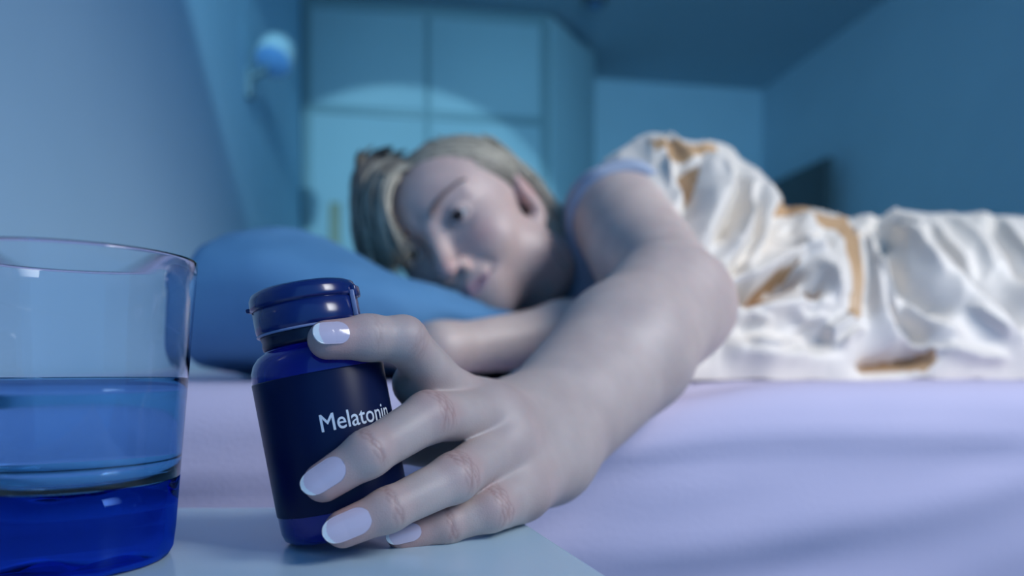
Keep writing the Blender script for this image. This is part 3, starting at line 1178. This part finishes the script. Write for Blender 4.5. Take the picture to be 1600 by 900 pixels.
# locks swept from the parting over the crown, along the hairline, to behind the left ear
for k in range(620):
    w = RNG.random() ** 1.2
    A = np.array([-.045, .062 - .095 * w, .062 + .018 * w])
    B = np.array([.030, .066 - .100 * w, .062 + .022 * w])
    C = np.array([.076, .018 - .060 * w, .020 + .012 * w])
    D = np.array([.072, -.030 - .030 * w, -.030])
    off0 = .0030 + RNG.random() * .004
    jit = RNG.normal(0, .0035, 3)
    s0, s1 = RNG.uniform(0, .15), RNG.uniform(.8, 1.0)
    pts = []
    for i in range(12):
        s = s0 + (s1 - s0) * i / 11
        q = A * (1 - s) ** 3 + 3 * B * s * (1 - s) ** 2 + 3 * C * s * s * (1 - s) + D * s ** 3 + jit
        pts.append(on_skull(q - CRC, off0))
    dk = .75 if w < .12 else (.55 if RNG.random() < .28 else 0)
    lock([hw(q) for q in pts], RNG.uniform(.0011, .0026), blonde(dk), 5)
# dark tousled knot at the crown
for k in range(70):
    ph = RNG.uniform(0, 2 * math.pi); tl = RNG.normal(0, .5)
    R = .017 + RNG.normal(0, .004)
    ax1 = nrm([math.cos(tl), 0, math.sin(tl)]); ax2 = nrm(np.cross(ax1, [0.3, 1, .2]))
    pts = [BUN + np.array([0, -.005, .012]) + R * (math.cos(ph + s) * ax1 + math.sin(ph + s) * ax2) + np.array([0, 0, .002 * s]) for s in np.linspace(0, 3.2, 8)]
    lock([hw(q) for q in pts], RNG.uniform(.0015, .003), blonde(.75 if RNG.random() < .7 else .1))


def bez(P, n=11):
    P = [np.asarray(q) for q in P]
    return [P[0] * (1 - s) ** 3 + 3 * P[1] * s * (1 - s) ** 2 + 3 * P[2] * s * s * (1 - s) + P[3] * s ** 3 for s in np.linspace(0, 1, n)]


# loose hair parted over her right temple, hanging down to the pillow
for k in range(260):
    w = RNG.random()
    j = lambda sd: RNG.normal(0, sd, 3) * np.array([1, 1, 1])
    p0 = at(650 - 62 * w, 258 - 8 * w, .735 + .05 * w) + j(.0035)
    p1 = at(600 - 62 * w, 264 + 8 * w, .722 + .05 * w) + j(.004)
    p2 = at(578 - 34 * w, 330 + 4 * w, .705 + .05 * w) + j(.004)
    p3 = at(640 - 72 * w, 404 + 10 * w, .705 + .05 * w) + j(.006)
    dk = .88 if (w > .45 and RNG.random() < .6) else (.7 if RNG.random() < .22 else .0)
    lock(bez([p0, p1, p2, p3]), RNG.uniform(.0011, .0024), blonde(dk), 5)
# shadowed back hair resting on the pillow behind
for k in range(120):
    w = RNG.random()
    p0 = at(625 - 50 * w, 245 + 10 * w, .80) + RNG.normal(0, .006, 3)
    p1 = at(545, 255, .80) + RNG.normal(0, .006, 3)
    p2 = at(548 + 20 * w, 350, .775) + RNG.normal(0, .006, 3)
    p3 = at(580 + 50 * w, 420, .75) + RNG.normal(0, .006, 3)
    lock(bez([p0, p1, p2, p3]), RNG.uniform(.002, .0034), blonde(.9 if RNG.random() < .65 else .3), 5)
# hair behind the left ear down the neck
for k in range(170):
    p0 = np.array([.068 + RNG.normal(0, .004), -.012 + RNG.normal(0, .008), .036 + RNG.normal(0, .010)])
    p1 = p0 + np.array([.014, -.022, -.02])
    p2 = np.array([.084 + RNG.normal(0, .005), -.040 + RNG.normal(0, .009), -.045])
    p3 = np.array([.066 + RNG.normal(0, .008), -.036 + RNG.normal(0, .010), -.092 + RNG.normal(0, .012)])
    lock([hw(q) for q in bez([p0, p1, p2, p3], 9)], RNG.uniform(.0012, .0026), blonde(.45 if RNG.random() < .4 else 0), 5)
for k in range(110):
    j = lambda: RNG.normal(0, .0055, 3)
    P_ = [np.array([.073, -.024, .0]) + j(), np.array([.084, -.028, -.03]) + j(), np.array([.078, -.016, -.06]) + j(), np.array([.056, -.012, -.100]) + j()]
    lock([hw(q) for q in bez(P_, 8)], RNG.uniform(.0015, .003), blonde(.6 if RNG.random() < .6 else .1), 5)
HVa = np.concatenate(HV); HCa = np.concatenate(HCo)
hair = mesh_obj('hair', HVa, HFc, M['hair'], person)
ca = hair.data.color_attributes.new('strand', 'FLOAT_COLOR', 'POINT')
ca.data.foreach_set('color', HCa.astype(np.float32).ravel())

# ------------------------------------------------------------------ pillow
sil = np.array([(296, 470), (302, 432), (320, 400), (350, 380), (390, 373), (430, 371), (480, 378), (540, 396), (600, 413), (680, 434), (760, 454), (830, 470), (866, 480)], float)
sx_ = (sil[:, 0] - 800) / F * np.interp(sil[:, 0], [300, 560, 866], [.60, .66, .70])
sz_ = (HZ - sil[:, 1]) / F * np.interp(sil[:, 0], [300, 480, 600, 866], [.80, .76, .70, .71])
nu, nv = 90, 72
V = []
x0, x1 = sx_[0], sx_[-1]
for i in range(nu):
    s = .5 - .5 * math.cos(math.pi * i / (nu - 1))
    x = x0 + (x1 - x0) * s
    zt = np.interp(x, sx_, sz_)
    zbot = MT + .001 + .030 * max(0, (s - .80) / .2) ** 1.5
    end = min(1.0, (s / .05 + .02) ** .5, ((1 - s) / .05 + .02) ** .5)
    ya, yb = np.interp(x, [-.26, -.13, -.06, .04], [.555, .575, .640, .690]), 1.12
    yc, hy = (ya + yb) / 2, (yb - ya) / 2 * (.80 + .20 * end)
    for j in range(nv):
        th = 2 * math.pi * j / nv
        cy, cz = math.cos(th), math.sin(th)
        e = 2 / 2.6
        y = yc + hy * math.copysign(abs(cy) ** e, cy)
        zz_ = math.copysign(abs(cz) ** .8, cz)
        hh = (zt - zbot) / 2
        z = (zt + zbot) / 2 + hh * (zz_ * (.75 + .25 * end) if cz > 0 else -abs(cz) ** .35)
        if cz > 0:
            # hollow under the head
            dx = (x - (-.05)) / .12; dy = (y - .80) / .12
            z -= .075 * math.exp(-(dx * dx + dy * dy) ** 1.5) * min(1, max(0, (y - .70) / .04)) * cz
        w = .004 * noise.noise((x * 14, y * 10, z * 22)) + .0022 * noise.noise((x * 36, y * 22, z * 50 + 4))
        V.append((x + w * .4, y - w * (1 if cy < 0 else -1), z + w))
V = np.array(V)
low = np.clip((.060 - V[:, 2]) / .065, 0, 1) ** 1.4
near = np.clip((.80 - V[:, 1]) / .2, 0, 1)
left = np.clip((-.08 - V[:, 0]) / .15, 0, 1)
y_old = V[:, 1].copy()
V[:, 1] += .050 * low * near
V[:, 0] *= 1 + (V[:, 1] / y_old - 1) * left * 1.1
V[:, 2] = np.maximum(V[:, 2], MT + .0006)
f = grid_faces(nu, nv, True)
f.append(tuple(range(nv - 1, -1, -1))); f.append(tuple((nu - 1) * nv + j for j in range(nv)))
o = mesh_obj('pillow', V, f, M['pillow'])
tag(o, "blue cotton pillow under the woman's head", 'pillow')

# ------------------------------------------------------------------ satin blanket
RID = .95
prof_px = np.array([(860, 322), (880, 303), (900, 285), (930, 262), (965, 238), (1000, 220), (1012, 217), (1030, 226), (1080, 229), (1128, 233), (1150, 250), (1180, 268),
                    (1208, 292), (1226, 312), (1250, 316), (1290, 326), (1325, 343), (1350, 334), (1400, 322), (1440, 325), (1500, 328), (1600, 331), (1800, 345), (2100, 380)], float)
bx = (prof_px[:, 0] - 800) / F * RID
bz = (HZ - prof_px[:, 1]) / F * RID * .955


def seg_dist(px, py, poly):
    best = np.full(px.shape, 1e9); sgn_ = np.zeros(px.shape); par = np.zeros(px.shape)
    poly = np.asarray(poly, float)
    L = np.concatenate([[0], np.cumsum(np.linalg.norm(np.diff(poly, axis=0), axis=1))])
    for i in range(len(poly) - 1):
        a, b = poly[i], poly[i + 1]
        d = b - a
        h = np.clip(((px - a[0]) * d[0] + (py - a[1]) * d[1]) / (d @ d), 0, 1)
        dx = px - a[0] - h * d[0]; dy = py - a[1] - h * d[1]
        r_ = np.hypot(dx, dy)
        s_ = np.sign(d[0] * dy - d[1] * dx)
        m = r_ < best
        best = np.where(m, r_, best); sgn_ = np.where(m, s_, sgn_); par = np.where(m, (L[i] + h * (L[i + 1] - L[i])) / L[-1], par)
    return best, sgn_, par


# ridges and creases drawn on the unrolled cloth: (points, height mm, half width, lean)
FOLDS = [
    ([(1010, 220), (1030, 236), (1080, 240), (1130, 238)], 14, 12, .3),
    ([(1095, 262), (1118, 300), (1112, 350), (1085, 395)], 16, 24, .0),
    ([(1140, 262), (1170, 315), (1168, 365), (1128, 425)], 17, 20, .0),
    ([(1178, 285), (1200, 330), (1192, 378), (1160, 430)], 13, 14, .0),
    ([(1030, 262), (1060, 292), (1072, 330)], 10, 10, .0),
    ([(1130, 445), (1180, 432), (1225, 400), (1255, 396)], 16, 12, .4),
    ([(1120, 492), (1190, 480), (1250, 474), (1300, 480)], 14, 16, -.3),
    ([(1240, 345), (1262, 385), (1300, 420), (1310, 470)], 12, 22, .2),
    ([(1130, 540), (1200, 552), (1290, 556)], 8, 20, .2),
    ([(1290, 520), (1320, 505), (1335, 490)], 10, 12, .2),
    ([(1356, 350), (1362, 420), (1372, 490), (1400, 545)], 18, 22, .2),
    ([(1410, 340), (1418, 352), (1435, 382), (1477, 428), (1520, 467), (1556, 503), (1595, 538)], 24, 14, .55),
    ([(1420, 470), (1455, 505), (1500, 530)], 9, 14, .3),
    ([(1535, 332), (1560, 385), (1592, 440), (1640, 500)], 12, 12, .3),
    ([(1470, 545), (1520, 558), (1570, 562)], 9, 10, .0),
    ([(940, 268), (990, 240), (1012, 224)], 9, 12, .2),
]
PLEATS = [
    [(1016, 226), (1040, 262), (1052, 300)], [(1024, 224), (1066, 252), (1090, 262)], [(1086, 244), (1124, 270), (1133, 300), (1122, 350)],
    [(1150, 262), (1166, 296), (1168, 340), (1140, 398)], [(1186, 290), (1204, 345), (1190, 392), (1160, 420)], [(1110, 415), (1140, 440)],
    [(1245, 335), (1268, 352), (1284, 378)], [(1236, 372), (1256, 398), (1290, 402)], [(1268, 410), (1296, 440), (1312, 480)], [(1230, 480), (1260, 500), (1300, 498)],
    [(1128, 505), (1170, 492), (1226, 498)], [(1160, 530), (1210, 538), (1262, 530)], [(1310, 540), (1336, 516), (1352, 520)], [(1362, 400), (1382, 450), (1420, 500)],
    [(1395, 345), (1432, 400), (1470, 440)], [(1450, 335), (1480, 372), (1530, 430)], [(1480, 330), (1520, 370), (1560, 420)], [(1500, 480), (1540, 512), (1570, 535)],
    [(1390, 520), (1430, 540), (1480, 548)], [(1560, 336), (1590, 376), (1625, 430)],
]
CREASES = [
    ([(1053, 262), (1075, 305), (1071, 347)], 12, 6),
    ([(1132, 266), (1148, 274), (1155, 292), (1151, 329), (1115, 385)], 17, 6),
    ([(1172, 300), (1180, 325), (1182, 364), (1155, 413), (1134, 434)], 16, 6),
    ([(1208, 322), (1212, 340), (1203, 375), (1169, 412)], 15, 6),
    ([(1143, 466), (1180, 458), (1222, 440), (1249, 412)], 26, 9),
    ([(1253, 455), (1280, 462)], 14, 7),
    ([(1235, 350), (1252, 372)], 8, 6), ([(1275, 365), (1296, 386)], 9, 6),
    ([(1226, 312), (1222, 360), (1230, 395)], 10, 7),
    ([(1349, 360), (1356, 410), (1354, 500)], 9, 5),
    ([(1357, 345), (1380, 362), (1398, 385)], 13, 11),
    ([(1371, 385), (1413, 442), (1449, 471), (1484, 488)], 12, 7),
    ([(1385, 478), (1420, 499), (1447, 532)], 13, 8),
    ([(1440, 360), (1490, 420), (1540, 462), (1600, 512)], 12, 13),
    ([(1541, 340), (1572, 392), (1604, 446)], 12, 7),
    ([(1262, 505), (1278, 530), (1300, 520)], 9, 9),
    ([(1150, 515), (1215, 505), (1255, 530)], 7, 12),
    ([(1345, 575), (1400, 566), (1455, 552)], 14, 8),
]

nu, nvf, nvb = 330, 150, 40
pxs = np.concatenate([np.linspace(868, 1640, 300), np.linspace(1650, 2080, 30)])
V = np.zeros((nu, nvf + nvb, 3)); PX = np.zeros((nu, nvf + nvb)); PY = np.zeros((nu, nvf + nvb)); VV = np.zeros((nu, nvf + nvb))
for i, px in enumerate(pxs):
    xt = (px - 800) / F * RID
    zt = np.interp(xt, bx, bz)
    pytop = HZ - zt * F / RID
    yf = .625 + .10 * np.clip((px - 1100) / 500, 0, 1.6) + .016 * noise.noise((px * .011, 3.3, 0))
    hem = .007 * max(0, noise.noise((px * .016, 1.7, 5)))
    v = np.concatenate([np.linspace(0, 1, nvf), 1 + np.linspace(0, 1, nvb + 1)[1:]])
    for j, vv in enumerate(v):
        if vv <= 1:
            a = vv * math.pi / 2
            y = yf + (RID - yf) * (1 - math.cos(a)) ** .85
            z = MT - .001 + hem * max(0, 1 - vv * 6) + (zt - MT + .001) * math.sin(a) ** 1.05
        else:
            a = (vv - 1) * math.pi / 2
            y = RID + .50 * math.sin(a)
            z = MT + .004 + (zt - MT - .004) * math.cos(a)
        # columns lean so that the cloth keeps its drawn columns
        x = (px - 800) / F * (RID + .88 * (min(y, RID) - RID))
        V[i, j] = (x, y, z)
        PX[i, j] = 800 + x / y * F
        PY[i, j] = HZ - z / y * F
        VV[i, j] = vv
# keep only what lies to the right of the arm
H_ = np.zeros(PX.shape)
for pts, amp, wd, lean in FOLDS:
    d, s_, par = seg_dist(PX, PY, pts)
    w_ = wd * (1 + lean * s_)
    taper = np.clip(np.minimum(par / .15, (1 - par) / .2), 0, 1) ** .7
    H_ += amp * mm * np.exp(-np.abs(d / w_) ** 1.6) * (.25 + .75 * taper)
for pts, amp, wd in CREASES:
    d, s_, par = seg_dist(PX, PY, pts)
    taper = np.clip(np.minimum(par / .15, (1 - par) / .2), 0, 1) ** .7
    H_ -= 1.45 * amp * mm * np.exp(-np.abs(d / (wd * 1.9)) ** 1.6) * (.2 + .8 * taper)
for k_, pts in enumerate(PLEATS):
    d, s_, par = seg_dist(PX, PY, pts)
    taper = np.clip(np.minimum(par / .25, (1 - par) / .25), 0, 1)
    w_ = 5.5 * (1 + .45 * s_ * (-1) ** k_)
    H_ += .0085 * np.exp(-np.abs(d / w_) ** 1.5) * taper
for i in range(nu):
    for j in range(nvf + nvb):
        x, y, z = V[i, j]
        n1 = noise.noise((x * 13, y * 9, z * 13)); n2 = abs(noise.noise((x * 26 + 5, y * 14, z * 22 - x * 14)))
        H_[i, j] += .006 * n1 - .004 * n2
# hollow where the warm fold shade is painted tan
d, s_, par = seg_dist(PX, PY, [(1160, 462), (1205, 448), (1245, 428)])
H_ -= .020 * np.exp(-(d / 12) ** 2)
fr = (VV <= 1.15)
gu = np.gradient(V, axis=0); gv = np.gradient(V, axis=1)
N_ = np.cross(gu, gv); N_ /= (np.linalg.norm(N_, axis=2)[..., None] + 1e-9)
if N_[150, 60, 1] > 0: N_ = -N_
edge = np.clip(VV / .06, 0, 1)
V = V + N_ * (H_ * edge)[..., None]
V[..., 2] = np.maximum(V[..., 2], MT + .0004)
f = grid_faces(nu, nvf + nvb)
FA = np.array(f)
cx_ = PX.reshape(-1)[FA].mean(1); cy_ = PY.reshape(-1)[FA].mean(1); cv_ = VV.reshape(-1)[FA].mean(1)
# cut the left border: behind the arm and the shoulder
lim = np.interp(cy_, [200, 260, 285, 300, 350, 420, 500, 600], [860, 900, 1000, 1030, 1040, 1090, 1080, 1070])
keepf = np.where(cv_ <= 1.0, cx_ > lim, True)
def patch(poly):
    """faces whose centre falls inside a drawn outline"""
    poly = np.asarray(poly, float); ins = np.zeros(cx_.shape, bool)
    for i in range(len(poly)):
        (xa, ya_), (xb, yb_) = poly[i], poly[i - 1]
        c_ = ((ya_ > cy_) != (yb_ > cy_)) & (cx_ < (xb - xa) * (cy_ - ya_) / (yb_ - ya_ + 1e-9) + xa)
        ins ^= c_
    return ins & (cv_ < 1.0)


mi = np.zeros(len(FA), int)  # tan faces: turned edge, plus warm shade of folds put into the colour
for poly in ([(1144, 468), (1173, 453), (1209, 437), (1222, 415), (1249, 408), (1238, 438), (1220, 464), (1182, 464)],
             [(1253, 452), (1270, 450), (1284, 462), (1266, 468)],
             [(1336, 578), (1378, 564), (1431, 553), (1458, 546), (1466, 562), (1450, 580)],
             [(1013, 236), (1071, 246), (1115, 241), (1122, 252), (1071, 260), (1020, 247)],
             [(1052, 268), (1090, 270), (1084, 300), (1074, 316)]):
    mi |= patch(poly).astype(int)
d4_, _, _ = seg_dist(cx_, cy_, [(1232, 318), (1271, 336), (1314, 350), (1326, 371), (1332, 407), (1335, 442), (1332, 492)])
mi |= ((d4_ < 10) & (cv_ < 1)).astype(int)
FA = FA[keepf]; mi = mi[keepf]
used = np.unique(FA)
rm = np.full(V.shape[0] * V.shape[1], -1); rm[used] = np.arange(len(used))
blanket = mesh_obj('blanket', V.reshape(-1, 3)[used], rm[FA], None, mats=[M['satin'], M['lining_and_shade']], midx=mi)
sm = blanket.modifiers.new('thickness', 'SOLIDIFY'); sm.thickness = .004; sm.offset = -1
tag(blanket, 'rumpled ivory satin blanket, tan turned edge and painted fold shade, drawn over the lying body', 'blanket')
